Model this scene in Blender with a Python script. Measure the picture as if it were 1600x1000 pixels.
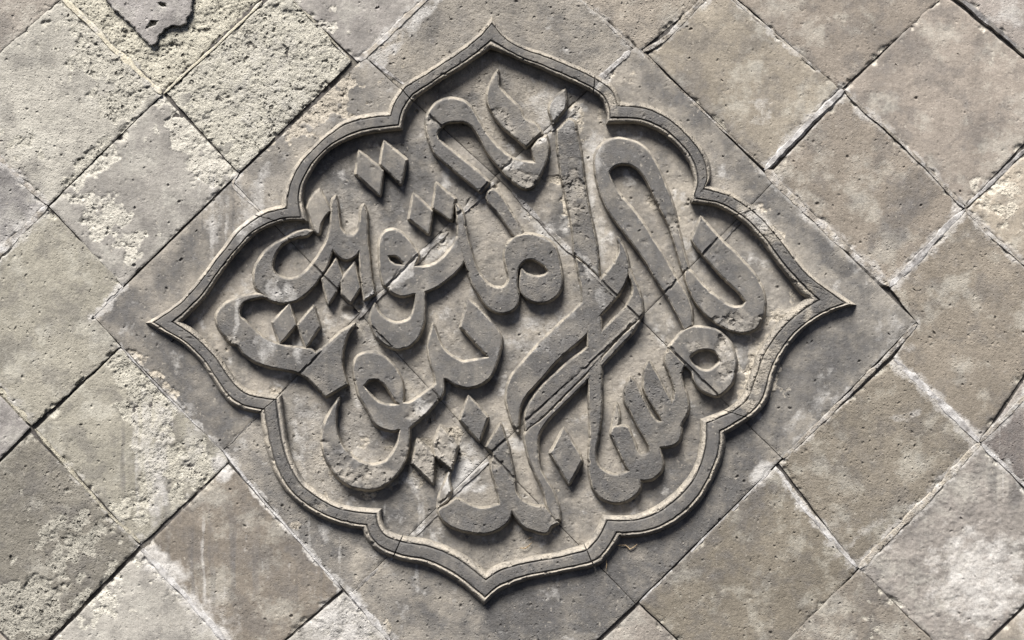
import bpy, math, random
import numpy as np
from mathutils import Vector
from mathutils.geometry import delaunay_2d_cdt

for o in list(bpy.data.objects):
    bpy.data.objects.remove(o)
scene = bpy.context.scene
COL = scene.collection

# ------------------------------------------------------------------ camera, sky, sun, exposure
# 1 mm of wall = 1 unit of the measured drawing below; wall face at y = 0, looking along +Y
CAM_D = 2300.0                      # camera distance from the wall, mm
Z0 = 2.2                            # height of the picture centre above the ground, m
cam = bpy.data.objects.new('camera', bpy.data.cameras.new('camera'))
COL.objects.link(cam)
cam.location = (0, -CAM_D / 1000, Z0)
cam.rotation_euler = (math.radians(90), 0, 0)
cam.data.sensor_width = 36
cam.data.lens = 36 * (CAM_D / 1000) / 1.6
cam.data.clip_start = 0.05
cam.data.clip_end = 200
scene.camera = cam

SUN = Vector((-0.27, -0.72, 1.0)).normalized()      # towards the sun: high, in front, a little left
elev = math.asin(SUN.z)
azim = math.atan2(SUN.x, SUN.y)
world = bpy.data.worlds.new('World')
scene.world = world
world.use_nodes = True
wn = world.node_tree
bg = wn.nodes['Background']
sky = wn.nodes.new('ShaderNodeTexSky')
sky.sky_type = 'NISHITA'
sky.sun_disc = False
sky.sun_elevation = elev
sky.sun_rotation = azim % (2 * math.pi)
sky.air_density = 0.35
sky.dust_density = 1.2
sky.ozone_density = 1.0
wn.links.new(sky.outputs['Color'], bg.inputs['Color'])
bg.inputs['Strength'].default_value = 0.05
sl = bpy.data.lights.new('sun', 'SUN')
sl.energy = 5.0
sl.angle = math.radians(24)
sl.color = (1.0, 0.955, 0.895)
so = bpy.data.objects.new('sun', sl)
COL.objects.link(so)
so.rotation_euler = SUN.to_track_quat('Z', 'Y').to_euler()
so.location = (-1, -2, 5)
scene.view_settings.view_transform = 'Standard'
scene.view_settings.look = 'None'
scene.view_settings.gamma = 1
scene.view_settings.exposure = 1.2
scene.render.engine = 'CYCLES'
scene.cycles.diffuse_bounces = 1

# ------------------------------------------------------------------ noise on numpy arrays
def hash2(ix, iy, seed):
    h = (ix.astype(np.int64) * 374761393 + iy.astype(np.int64) * 668265263 + seed * 2147483647 + 974711) & 0xFFFFFFFF
    h = ((h ^ (h >> 13)) * 1274126177) & 0xFFFFFFFF
    h = ((h ^ (h >> 16)) * 2246822519) & 0xFFFFFFFF
    return ((h ^ (h >> 15)) & 0xFFFFFF) / float(0xFFFFFF)

def vn(x, y, seed=0):
    """smooth noise, -1..1, one cell per unit (gradient noise)"""
    ix = np.floor(x); iy = np.floor(y)
    fx = x - ix; fy = y - iy
    u = fx * fx * fx * (fx * (fx * 6 - 15) + 10); v = fy * fy * fy * (fy * (fy * 6 - 15) + 10)
    def g(dx, dy):
        a = hash2(ix + dx, iy + dy, seed) * 6.2831853
        return np.cos(a) * (fx - dx) + np.sin(a) * (fy - dy)
    a = g(0, 0); b = g(1, 0); c = g(0, 1); d = g(1, 1)
    return 1.5 * ((a * (1 - u) + b * u) * (1 - v) + (c * (1 - u) + d * u) * v)

def fbm(x, y, size, octs=3, seed=0, gain=0.5):
    r = np.zeros_like(x); amp = 1.0; tot = 0; f = 1.0 / size
    for o in range(octs):
        r += amp * vn(x * f + 17.3 * o, y * f - 9.1 * o, seed + o * 31)
        tot += amp; amp *= gain; f *= 2.03
    return r / tot * 1.3

def sstep(a, b, x):
    t = np.clip((x - a) / (b - a), 0, 1)
    return t * t * (3 - 2 * t)

# ------------------------------------------------------------------ measured drawing -> world
def to_world(px, py, h):
    f = (CAM_D - h) / CAM_D          # points were measured on a photograph: undo the parallax of proud faces
    return np.stack([(px - 800) / 1000 * f, -h / 1000, (500 - py) / 1000 * f + Z0], axis=-1)

def make_mesh(name, verts, faces_q=None, faces_t=None, attr=None, mat=None, smooth_angle=40):
    """numpy verts (N,3), quads (M,4), triangles (K,3); attr (N,4) -> point colour attribute 'surface'"""
    c = (verts.min(0) + verts.max(0)) / 2
    me = bpy.data.meshes.new(name)
    parts = []; sizes = []
    if faces_q is not None and len(faces_q):
        parts.append(np.asarray(faces_q, dtype=np.int32).ravel()); sizes.append(np.full(len(faces_q), 4, np.int32))
    if faces_t is not None and len(faces_t):
        parts.append(np.asarray(faces_t, dtype=np.int32).ravel()); sizes.append(np.full(len(faces_t), 3, np.int32))
    idx = np.concatenate(parts); sz = np.concatenate(sizes)
    me.vertices.add(len(verts)); me.vertices.foreach_set('co', (verts - c).astype(np.float32).ravel())
    me.loops.add(len(idx)); me.loops.foreach_set('vertex_index', idx)
    me.polygons.add(len(sz))
    me.polygons.foreach_set('loop_start', np.concatenate([[0], np.cumsum(sz)[:-1]]).astype(np.int32))
    me.polygons.foreach_set('loop_total', sz)
    me.polygons.foreach_set('use_smooth', np.ones(len(sz), bool))
    me.update(calc_edges=True)
    if smooth_angle:
        me.set_sharp_from_angle(angle=math.radians(smooth_angle))
    if attr is not None:
        a = me.attributes.new('surface', 'FLOAT_COLOR', 'POINT')
        a.data.foreach_set('color', attr.astype(np.float32).ravel())
    if mat: me.materials.append(mat)
    return me, c

def link(name, me, c, parent=None, color=None):
    o = bpy.data.objects.new(name, me)
    COL.objects.link(o)
    if parent is not None:
        o.parent = parent
        base = Vector((0, 0, 0)); p = parent
        while p is not None:
            base += p.location; p = p.parent
        o.location = Vector(c) - base
    else:
        o.location = c
    if color is not None:
        g_ = sum(color) / 3
        o.color = (*[q * .78 + g_ * .22 for q in color], 1)
    return o

def thing(name, label, cat, loc, group=None):
    o = bpy.data.objects.new(name, None)
    o.empty_display_size = 0.1
    COL.objects.link(o)
    o.location = loc; o['label'] = label; o['category'] = cat
    if group: o['group'] = group
    return o

# ------------------------------------------------------------------ materials
def brick_material(name, soot_col, raw_col, lime_col, grain=1.0):
    m = bpy.data.materials.new(name); m.use_nodes = True
    nt = m.node_tree; N = nt.nodes; L = nt.links
    bsdf = N['Principled BSDF']
    bsdf.inputs['Roughness'].default_value = 0.92
    bsdf.inputs['Specular IOR Level'].default_value = 0.18
    tc = N.new('ShaderNodeTexCoord'); oi = N.new('ShaderNodeObjectInfo')
    off = N.new('ShaderNodeVectorMath'); off.operation = 'MULTIPLY_ADD'
    comb = N.new('ShaderNodeCombineXYZ')
    for k in range(3): L.new(oi.outputs['Random'], comb.inputs[k])
    L.new(comb.outputs[0], off.inputs[0]); off.inputs[1].default_value = (13, 7, 23); L.new(tc.outputs['Object'], off.inputs[2])
    P = off.outputs[0]
    o2 = N.new('ShaderNodeVectorMath'); o2.operation = 'ADD'; L.new(P, o2.inputs[0]); o2.inputs[1].default_value = (3.3, 8.1, 5.7); off2 = o2.outputs[0]
    at = N.new('ShaderNodeAttribute'); at.attribute_name = 'surface'
    sep = N.new('ShaderNodeSeparateColor'); L.new(at.outputs['Color'], sep.inputs[0])
    def noise(scale, detail=4, rough=0.6, vec=P):
        n = N.new('ShaderNodeTexNoise'); n.inputs['Scale'].default_value = scale
        n.inputs['Detail'].default_value = detail; n.inputs['Roughness'].default_value = rough
        L.new(vec, n.inputs['Vector']); return n.outputs['Fac']
    def mrange(v, a, b, c, d):
        r = N.new('ShaderNodeMapRange'); L.new(v, r.inputs[0])
        for k, q in zip((1, 2, 3, 4), (a, b, c, d)): r.inputs[k].default_value = q
        return r.outputs[0]
    def math_(op, a, b):
        n = N.new('ShaderNodeMath'); n.operation = op
        for k, q in ((0, a), (1, b)):
            if isinstance(q, (int, float)): n.inputs[k].default_value = q
            else: L.new(q, n.inputs[k])
        n.use_clamp = False
        return n.outputs[0]
    def mix(fac, a, b, mode='MIX'):
        n = N.new('ShaderNodeMix'); n.data_type = 'RGBA'; n.blend_type = mode
        if isinstance(fac, (int, float)): n.inputs[0].default_value = fac
        else: L.new(fac, n.inputs[0])
        for k, q in ((6, a), (7, b)):
            if isinstance(q, tuple): n.inputs[k].default_value = (*q, 1)
            else: L.new(q, n.inputs[k])
        return n.outputs[2]
    def gray(v):
        c = N.new('ShaderNodeCombineColor')
        for k in range(3): L.new(v, c.inputs[k])
        return c.outputs[0]
    big = noise(9, 5, 0.62); mid = noise(55, 5, 0.65); fine = noise(330, 3, 0.7); gr = noise(800, 2, 0.7)
    # fired clay with soft clouding
    base = mix(1.0, oi.outputs['Color'], gray(mrange(big, 0.25, 0.75, 0.80, 1.20)), 'MULTIPLY')
    base = mix(1.0, base, gray(mrange(mid, 0.25, 0.75, 0.84, 1.16)), 'MULTIPLY')
    pat = mrange(noise(24, 7, 0.68), 0.49, 0.60, 0.0, 0.62)
    base = mix(pat, base, mix(0.30, soot_col, base))
    dust = mrange(noise(17, 7, 0.7, off2), 0.51, 0.62, 0.0, 0.6)
    base = mix(dust, base, mix(0.5, base, raw_col))
    # broken-up masks
    brk = math_('ADD', math_('MULTIPLY', math_('SUBTRACT', mid, 0.5), 1.1), math_('MULTIPLY', math_('SUBTRACT', fine, 0.5), 0.35))
    def breakup(v, soft=0.22):
        s = math_('ADD', v, brk)
        return mrange(s, 0.5 - soft, 0.5 + soft, 0.0, 1.0)
    soot = math_('MULTIPLY', breakup(sep.outputs['Blue'], 0.35), 0.92)
    col = mix(soot, base, mix(dust, mix(1.0, soot_col, gray(mrange(mid, 0.25, 0.75, 0.70, 1.36)), 'MULTIPLY'), mix(0.22, soot_col, raw_col)))
    raw_own = mix(0.5, raw_col, mix(1.0, oi.outputs['Color'], (1.42, 1.40, 1.34), 'MULTIPLY'))
    raw = mix(1.0, raw_own, gray(mrange(fine, 0.25, 0.75, 0.85, 1.13)), 'MULTIPLY')
    col = mix(breakup(sep.outputs['Red']), col, raw)
    col = mix(breakup(sep.outputs['Green'], 0.3), col, mix(mid, lime_col, tuple(min(1, q * 1.18) for q in lime_col)))
    # fine sand grain and pale flecks, dark pores
    col = mix(1.0, col, gray(mrange(fine, 0.2, 0.8, 1 - 0.20 * grain, 1 + 0.20 * grain)), 'MULTIPLY')
    col = mix(1.0, col, gray(mrange(gr, 0.2, 0.8, 1 - 0.18 * grain, 1 + 0.18 * grain)), 'MULTIPLY')
    sm = N.new('ShaderNodeMapping'); sm.inputs['Scale'].default_value = (1, 1, .07); L.new(P, sm.inputs[0])
    tool = noise(330, 3, 0.6, sm.outputs[0])
    col = mix(1.0, col, gray(mrange(tool, 0.25, 0.75, 0.93, 1.07)), 'MULTIPLY')
    fleck = mrange(noise(210, 2, 0.5), 0.66, 0.74, 0.0, 0.5)
    col = mix(fleck, col, (0.32, 0.295, 0.255))
    L.new(col, bsdf.inputs['Base Color'])
    hsum = math_('ADD', math_('MULTIPLY', fine, 0.9), math_('ADD', math_('MULTIPLY', gr, 0.5), math_('MULTIPLY', noise(130, 4, 0.7), 1.2)))
    def specks(scale, r, pick, chan, soft=.14):
        vo = N.new('ShaderNodeTexVoronoi'); vo.inputs['Scale'].default_value = scale
        wp = N.new('ShaderNodeVectorMath'); wp.operation = 'MULTIPLY_ADD'
        nc = N.new('ShaderNodeTexNoise'); nc.inputs['Scale'].default_value = scale * 1.6; nc.inputs['Detail'].default_value = 2; L.new(P, nc.inputs['Vector'])
        L.new(nc.outputs['Color'], wp.inputs[0]); wp.inputs[1].default_value = (.7 / scale,) * 3; L.new(P, wp.inputs[2]); L.new(wp.outputs[0], vo.inputs['Vector'])
        vs = N.new('ShaderNodeSeparateColor'); L.new(vo.outputs['Color'], vs.inputs[0])
        sel = math_('ADD', vs.outputs[chan], math_('MULTIPLY', math_('SUBTRACT', big, 0.5), 0.9))
        return math_('MULTIPLY', mrange(vo.outputs['Distance'], r - soft, r + soft, 1.0, 0.0), mrange(sel, pick, pick + .1, 0.0, 1.0))
    pore = math_('ADD', specks(105, .18, .82, 0), math_('MULTIPLY', specks(230, .20, .80, 0), .6))
    bump_ = math_('ADD', specks(150, .17, .88, 1), math_('MULTIPLY', specks(280, .2, .86, 1), .6))
    hsum = math_('ADD', hsum, math_('SUBTRACT', math_('MULTIPLY', bump_, 2.0), math_('MULTIPLY', pore, 4.0)))
    rough_amt = math_('ADD', math_('MULTIPLY', sep.outputs['Red'], 0.55), 0.42)
    rough_amt = math_('MULTIPLY', rough_amt, mrange(oi.outputs['Random'], 0, 1, .6, 1.55))
    bp = N.new('ShaderNodeBump'); bp.inputs['Distance'].default_value = 0.0034
    L.new(hsum, bp.inputs['Height']); L.new(rough_amt, bp.inputs['Strength'])
    L.new(bp.outputs[0], bsdf.inputs['Normal'])
    return m

M_TILE = brick_material('fired_brick', (0.088, 0.084, 0.082), (0.43, 0.42, 0.375), (0.34, 0.33, 0.315))
M_CARVE = brick_material('carved_brick', (0.068, 0.067, 0.067), (0.37, 0.335, 0.28), (0.315, 0.308, 0.296), 1.0)
M_MORTAR = brick_material('lime_mortar', (0.06, 0.055, 0.052), (0.31, 0.285, 0.23), (0.36, 0.355, 0.35))
M_STRAW = brick_material('dry_straw', (0.14,.1,.06), (0.30,.22,.13), (0.36,.28,.19))

# ------------------------------------------------------------------ curves
def catmull(pts, step=2.0, closed=False):
    """centripetal-ish spline through pts [(x,y)] -> points about `step` apart"""
    P = np.array([p[:2] for p in pts], float)
    n = len(P)
    if n == 2:
        k = max(1, int(round(np.hypot(*(P[1] - P[0])) / step)))
        t = np.linspace(0, 1, k + 1)[:, None]
        return P[0] * (1 - t) + P[1] * t
    out = []
    segs = n if closed else n - 1
    for i in range(segs):
        p1 = P[i]; p2 = P[(i + 1) % n]
        p0 = P[i - 1] if (closed or i > 0) else 2 * p1 - p2
        p3 = P[(i + 2) % n] if (closed or i + 2 < n) else 2 * p2 - p1
        d = max(1e-6, np.hypot(*(p2 - p1)))
        m1 = (p2 - p0); l1 = np.hypot(*(p1 - p0)) + d
        m2 = (p3 - p1); l2 = np.hypot(*(p3 - p2)) + d
        m1 = m1 / l1 * d; m2 = m2 / l2 * d
        k = max(1, int(round(d / step)))
        t = (np.arange(k) / k)[:, None]
        out.append((2*t**3 - 3*t**2 + 1) * p1 + (t**3 - 2*t**2 + t) * m1 + (-2*t**3 + 3*t**2) * p2 + (t**3 - t**2) * m2)
    if not closed: out.append(P[-1:])
    return np.concatenate(out)

def outline(pts, step=2.0):
    """closed outline; a point with a third item is a sharp corner"""
    n = len(pts)
    cs = [i for i in range(n) if len(pts[i]) > 2]
    if not cs:
        return catmull(pts, step, True)
    res = []
    for a, i in enumerate(cs):
        j = cs[(a + 1) % len(cs)]
        span = [pts[i]]
        k = i
        while True:
            k = (k + 1) % n
            span.append(pts[k])
            if k == j: break
        res.append(catmull(span, step)[:-1])
    return np.concatenate(res)

def area2(P):
    x, y = P[:, 0], P[:, 1]
    return np.sum(x * np.roll(y, -1) - y * np.roll(x, -1))

def normals(P):
    """outward normals of a loop with positive area2"""
    t = np.roll(P, -1, 0) - np.roll(P, 1, 0)
    l = np.hypot(t[:, 0], t[:, 1]) + 1e-9
    return np.stack([t[:, 1] / l, -t[:, 0] / l], 1)

def inside(P, x, y):
    r = np.zeros(x.shape, bool)
    x1, y1 = P[:, 0], P[:, 1]
    x2, y2 = np.roll(x1, -1), np.roll(y1, -1)
    for a, b, c, d in zip(x1, y1, x2, y2):
        if b == d: continue
        cr = (b > y) != (d > y)
        r ^= cr & (x < (c - a) * (y - b) / (d - b) + a)
    return r

def dist_seg(x, y, a, b):
    dx, dy = b[0] - a[0], b[1] - a[1]
    t = np.clip(((x - a[0]) * dx + (y - a[1]) * dy) / (dx * dx + dy * dy), 0, 1)
    return np.hypot(x - a[0] - t * dx, y - a[1] - t * dy)

def dist_poly(x, y, pts):
    d = np.full(x.shape, 1e9)
    for a, b in zip(pts[:-1], pts[1:]): d = np.minimum(d, dist_seg(x, y, a, b))
    return d

# ------------------------------------------------------------------ where the brick is worn (measured on the wall)
# centre x, y, radius x, y, turn (deg), strength 0..1 : the fired skin has scaled off
WEAR = [
    (415, 120, 120, 100, 0, 1.25), (330, 200, 60, 40, 45, .5), (205, 145, 50, 35, -45, .9), (150, 250, 70, 18, -43, .7), (30, 225, 40, 25, 0, .4),
    (300, 200, 45, 40, 0, .65), (330, 262, 45, 22, 0, .8), (165, 345, 40, 22, -20, .7), (205, 385, 22, 26, 0, .6), (150, 310, 30, 18, 0, .45), (240, 30, 130, 130, 0, .9),
    (215, 600, 55, 26, 45, .95), (235, 640, 40, 45, 30, .9), (250, 720, 38, 60, 0, .5), (310, 730, 35, 40, 0, .6), (205, 570, 30, 20, 0, .7), (200, 800, 35, 30, 0, .5),
    (110, 850, 60, 60, 0, .35), (40, 950, 60, 50, 0, .75), (150, 940, 30, 60, 40, .4), (260, 900, 50, 30, 45, .35),
    (1380, 960, 50, 30, 0, .2), (560, 975, 60, 30, 0, .45),
    (1560, 310, 50, 40, 0, .35), (1215, 600, 20, 25, 0, .3), (1165, 650, 14, 14, 0, .2), (600, 130, 28, 14, -40, .35), (640, 95, 25, 12, -45, .2),
]
CARVE_WEAR = [
    (632, 424, 40, 6, -43, .7), (575, 474, 22, 7, -43, .8), (690, 388, 30, 8, -40, .4), (748, 310, 30, 7, -43, .8), (850, 214, 20, 6, -43, .7), (898, 172, 24, 7, -43, .7), (945, 128, 26, 7, -43, .6),   # the same on the carved panel: recessed ground, letters, frame
    (822, 282, 30, 13, 20, 1.1), (792, 258, 20, 8, -45, .8), (670, 190, 10, 14, 0, .6), (893, 310, 18, 38, 0, .9), (868, 282, 16, 10, 0, .9), (788, 185, 26, 10, 50, .45),
    (830, 200, 16, 14, 0, .3), (1165, 505, 40, 16, 0, .95), (1135, 555, 18, 40, 0, .85), (1190, 570, 30, 70, 20, .7), (1085, 545, 14, 10, 0, .6), (1195, 360, 30, 18, 45, .7), (1175, 330, 22, 14, 0, .6),
    (575, 745, 50, 22, 0, .8), (530, 720, 30, 34, 0, .45), (660, 640, 22, 18, -35, .8), (665, 720, 26, 40, 0, .95), (700, 700, 24, 36, 0, .95), (560, 700, 60, 30, 0, .35),
    (866, 800, 9, 26, 0, .9), (780, 720, 20, 12, 0, .5), (465, 790, 50, 40, 0, .3), (545, 760, 60, 25, 0, .3), (950, 165, 22, 26, 0, .4), (905, 215, 30, 50, 0, .3), (1020, 320, 30, 16, 20, .45), (1050, 345, 18, 14, 0, .6),
    (1008, 375, 14, 12, 0, .2), (1240, 480, 26, 60, 50, .5), (1145, 500, 30, 14, 0, .3), (360, 530, 14, 14, 0, .6), (598, 530, 18, 10, 30, .5), (430, 612, 14, 10, 0, .4), (980, 130, 34, 14, -45, .3), (830, 340, 40, 14, 45, .3),
]
# lime crust and plaster smears: centre, radii, turn, strength
LIME = [
    (630, 425, 50, 9, -43, .55), (575, 472, 26, 8, -43, .55), (690, 385, 36, 14, -40, .55), (745, 312, 36, 8, -43, .55), (800, 258, 24, 7, -43, .5), (845, 218, 16, 8, -43, .55), (895, 178, 28, 9, -43, .55), (940, 130, 26, 8, -43, .55),
    (720, 745, 30, 34, -30, .9), (715, 700, 16, 16, 0, .4), (300, 700, 18, 80, 0, .35), (250, 720, 16, 100, 4, .55), (395, 320, 18, 60, 18, .5), (340, 345, 12, 50, 10, .35),
    (1535, 905, 80, 75, 0, .62), (540, 975, 50, 40, 0, .55), (330, 965, 60, 40, 45, .3), (250, 880, 50, 20, 40, .7), (350, 730, 26, 18, 40, .8), (415, 130, 110, 95, 0, .30),
    (1260, 640, 60, 12, -45, .35), (1415, 650, 26, 7, -25, .4), (1190, 180, 18, 24, 0, .35), (1190, 740, 22, 16, -40, .8), (1340, 840, 50, 8, -43, .4), (1400, 520, 40, 25, 45, .3),
    (1350, 175, 24, 14, 50, .6), (850, 360, 60, 10, 45, .45), (880, 385, 30, 8, 45, .5), (920, 420, 20, 8, 42, .5), (940, 470, 8, 30, 0, .3), (660, 25, 40, 9, -42, .6), (605, 85, 40, 9, -42, .6),
    (450, 455, 14, 20, 0, .45), (425, 450, 10, 24, 0, .5), (415, 545, 14, 26, 5, .5), (470, 548, 8, 20, 0, .5), (368, 495, 6, 34, 0, .5), (478, 660, 30, 60, 0, .25), (860, 170, 34, 40, 0, .45), (930, 235, 18, 44, 0, .5), (840, 515, 50, 36, -30, .35),
    (1145, 560, 30, 40, 0, .3), (1180, 340, 24, 14, 40, .5), (470, 690, 6, 60, 0, .4), (560, 690, 50, 40, 0, .2), (660, 640, 20, 14, -30, .5), (600, 870, 20, 30, 0, .2), (925, 300, 8, 60, -6, .5), (940, 380, 10, 50, 0, .4), (1575, 20, 25, 25, 45, .5),
]
# dark patina: centre, radii, turn, strength
SOOT = [
    (1120, 800, 110, 70, -45, .5), (930, 930, 110, 60, -20, .5), (480, 860, 110, 50, 40, .35), (270, 570, 110, 50, 45, .4), (1270, 590, 120, 50, -45, .45), (1050, 130, 60, 30, 45, .4), (1200, 300, 70, 30, 45, .35), (840, 900, 40, 20, 0, .3),
    (600, 275, 110, 55, 10, .55), (650, 340, 60, 40, 0, .4), (540, 290, 40, 50, 30, .3), (700, 160, 50, 30, 0, .35), (590, 490, 40, 30, 0, .3), (640, 800, 60, 40, 0, .4), (900, 760, 50, 60, 0, .3), (1050, 760, 60, 40, 0, .45), (440, 560, 70, 30, 20, .35), (1120, 420, 60, 40, 40, .3), (830, 240, 40, 30, 0, .3),
    (270, 590, 100, 60, 48, .45), (330, 660, 50, 40, 45, .4), (1180, 640, 90, 60, -45, .55), (1150, 780, 70, 50, -45, .65), (1060, 870, 60, 60, -40, .55), (850, 960, 110, 50, 0, .55), (700, 920, 80, 50, 30, .35), (1250, 560, 60, 40, -40, .35),
    (1110, 180, 70, 30, 45, .45), (1180, 250, 50, 20, 45, .35), (1300, 400, 60, 14, 43, .55), (300, 400, 70, 30, -45, .35), (200, 480, 50, 25, -40, .4), (150, 320, 70, 70, 0, .35), (350, 260, 20, 40, 45, .3), (305, 165, 30, 14, 45, .6), (330, 200, 30, 10, 45, .4),
    (420, 880, 60, 26, 45, .35), (380, 850, 50, 40, 0, .3), (1425, 300, 60, 36, -40, .5), (1400, 350, 26, 60, 45, .6), (1450, 790, 60, 20, -45, .45), (1370, 920, 40, 24, 45, .5), (60, 780, 60, 40, 0, .3), (120, 880, 60, 50, 0, .25), (1560, 700, 30, 60, 0, .45), (1380, 90, 70, 30, -45, .3), (1230, 60, 60, 40, 45, .25),
    (880, 340, 26, 44, -12, .6), (1020, 480, 24, 24, 0, .35), (30, 300, 40, 40, 0, .35), (40, 60, 60, 40, 0, .2), (520, 40, 60, 40, 0, .2), (230, 20, 60, 40, 0, .2), (1530, 200, 60, 50, 0, .15), (1330, 170, 60, 50, 0, .15), (1300, 730, 100, 60, 0, .12), (750, 560, 80, 40, 0, .15), (780, 140, 20, 40, 0, .35),
]
HOLES = [(548, 488, 13), (563, 478, 11), (690, 370, 9), (734, 318, 8)]
DRIP = [(330, 880, 100, 90), (470, 860, 90, 90), (240, 720, 70, 130), (420, 520, 90, 110), (1580, 720, 60, 100), (350, 330, 80, 100), (640, 840, 80, 90)]

def blobs(x, y, table, seed, wob=0.5):
    r = np.zeros_like(x)
    wx = x + 10 * fbm(x, y, 38, 3, seed); wy = y + 10 * fbm(x, y, 38, 3, seed + 5)
    n = fbm(x, y, 24, 3, seed + 9) * wob
    for cx, cy, rx, ry, a, s in table:
        m = (np.abs(x - cx) < 2 * max(rx, ry) + 25) & (np.abs(y - cy) < 2 * max(rx, ry) + 25)
        if not m.any(): continue
        c_, s_ = math.cos(math.radians(a)), math.sin(math.radians(a))
        dx = wx[m] - cx; dy = wy[m] - cy
        d = np.sqrt(((dx * c_ + dy * s_) / rx) ** 2 + ((-dx * s_ + dy * c_) / ry) ** 2)
        r[m] = np.maximum(r[m], s * (1 - sstep(0.45, 1.5, d + n[m])))
    return r

def crater(h, x, y, px, py, r, depth, rng):
    m = (np.abs(x - px) < 2 * r) & (np.abs(y - py) < 2 * r)
    if not m.any(): return
    a = rng.uniform(0, math.pi); e = rng.uniform(0.35, 1.0)
    dx = x[m] - px; dy = y[m] - py
    u = dx * math.cos(a) + dy * math.sin(a); v = (-dx * math.sin(a) + dy * math.cos(a)) / e
    d = np.sqrt(u * u + v * v) / r + .45 * vn(x[m] / (r * 1.3) + px, y[m] / (r * 1.3), 71)
    h[m] -= depth * (1 - sstep(0.35, 1.1, d)) - 0.18 * depth * np.exp(-((d - 1.25) / 0.25) ** 2)

def relief(x, y, seed, wear, rough=1.0, wamp=1.0):
    """height in mm of a brick face and the final wear mask"""
    h = 1.1 * fbm(x, y, 110, 2, seed) + rough * (0.50 * fbm(x, y, 22, 3, seed + 3) + 0.26 * fbm(x, y, 6, 2, seed + 7))
    edge = fbm(x, y, 27, 5, seed + 11, 0.58)
    w = sstep(0.30, 0.62, wear + 0.55 * edge)
    f = fbm(x, y, 52, 6, seed + 13, 0.60) * 3.0 + 0.35 * fbm(x, y, 9, 2, seed + 15)
    k = np.floor(f)
    lay = k + sstep(0.0, 0.16, f - k) + 0.25 * (f - k)
    hole = sstep(0.30, 0.62, fbm(x, y, 21, 4, seed + 23, 0.6))
    h = h - wamp * w * (1.9 - 1.7 * lay + 3.6 * hole * np.clip(wear + .1, .2, 1.1) + 0.9 * fbm(x, y, 12, 4, seed + 17, 0.68) + 0.9 * fbm(x, y, 45, 2, seed + 19))
    return h, w

# ------------------------------------------------------------------ the panel: seams, frame
PG = [[(146, 495), (363, 283), (570, 89), (785, -112)],
      [(347, 705), (562, 490), (774, 275), (993, 72)],
      [(545, 930), (766, 709), (999, 498), (1209, 284)],
      [(762, 1158), (993, 943), (1222, 716), (1432, 503)]]
SEAMS = [[PG[0][1], PG[1][1], PG[2][1], PG[3][1]], [PG[0][2], PG[1][2], PG[2][2], PG[3][2]],
         [PG[1][0], PG[1][1], PG[1][2], PG[1][3]], [PG[2][0], PG[2][1], PG[2][2], PG[2][3]]]
def seam_dist(x, y):
    d = np.full(x.shape, 1e9)
    wx = x + 1.6 * vn(x / 13, y / 13, 900); wy = y + 1.6 * vn(x / 13, y / 13, 901)
    for s in SEAMS: d = np.minimum(d, dist_poly(wx, wy, s))
    return d

def piece_step(x, y):
    r = np.zeros_like(x)
    k = []
    for s in SEAMS:
        a, b = s[0], s[-1]
        k.append(((b[0] - a[0]) * (y - a[1]) - (b[1] - a[1]) * (x - a[0])) > 0)
    idn = k[0] * 1 + k[1] * 1 + 3 * (k[2] * 1 + k[3] * 1)
    for q in range(9):
        m = idn == q
        if m.any(): r[m] = 1.3 * math.sin(q * 2.7 + .6) + .006 * math.sin(q * 1.3) * (x[m] - 780) + .005 * math.cos(q * 2.2) * (y[m] - 490)
    return r

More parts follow.
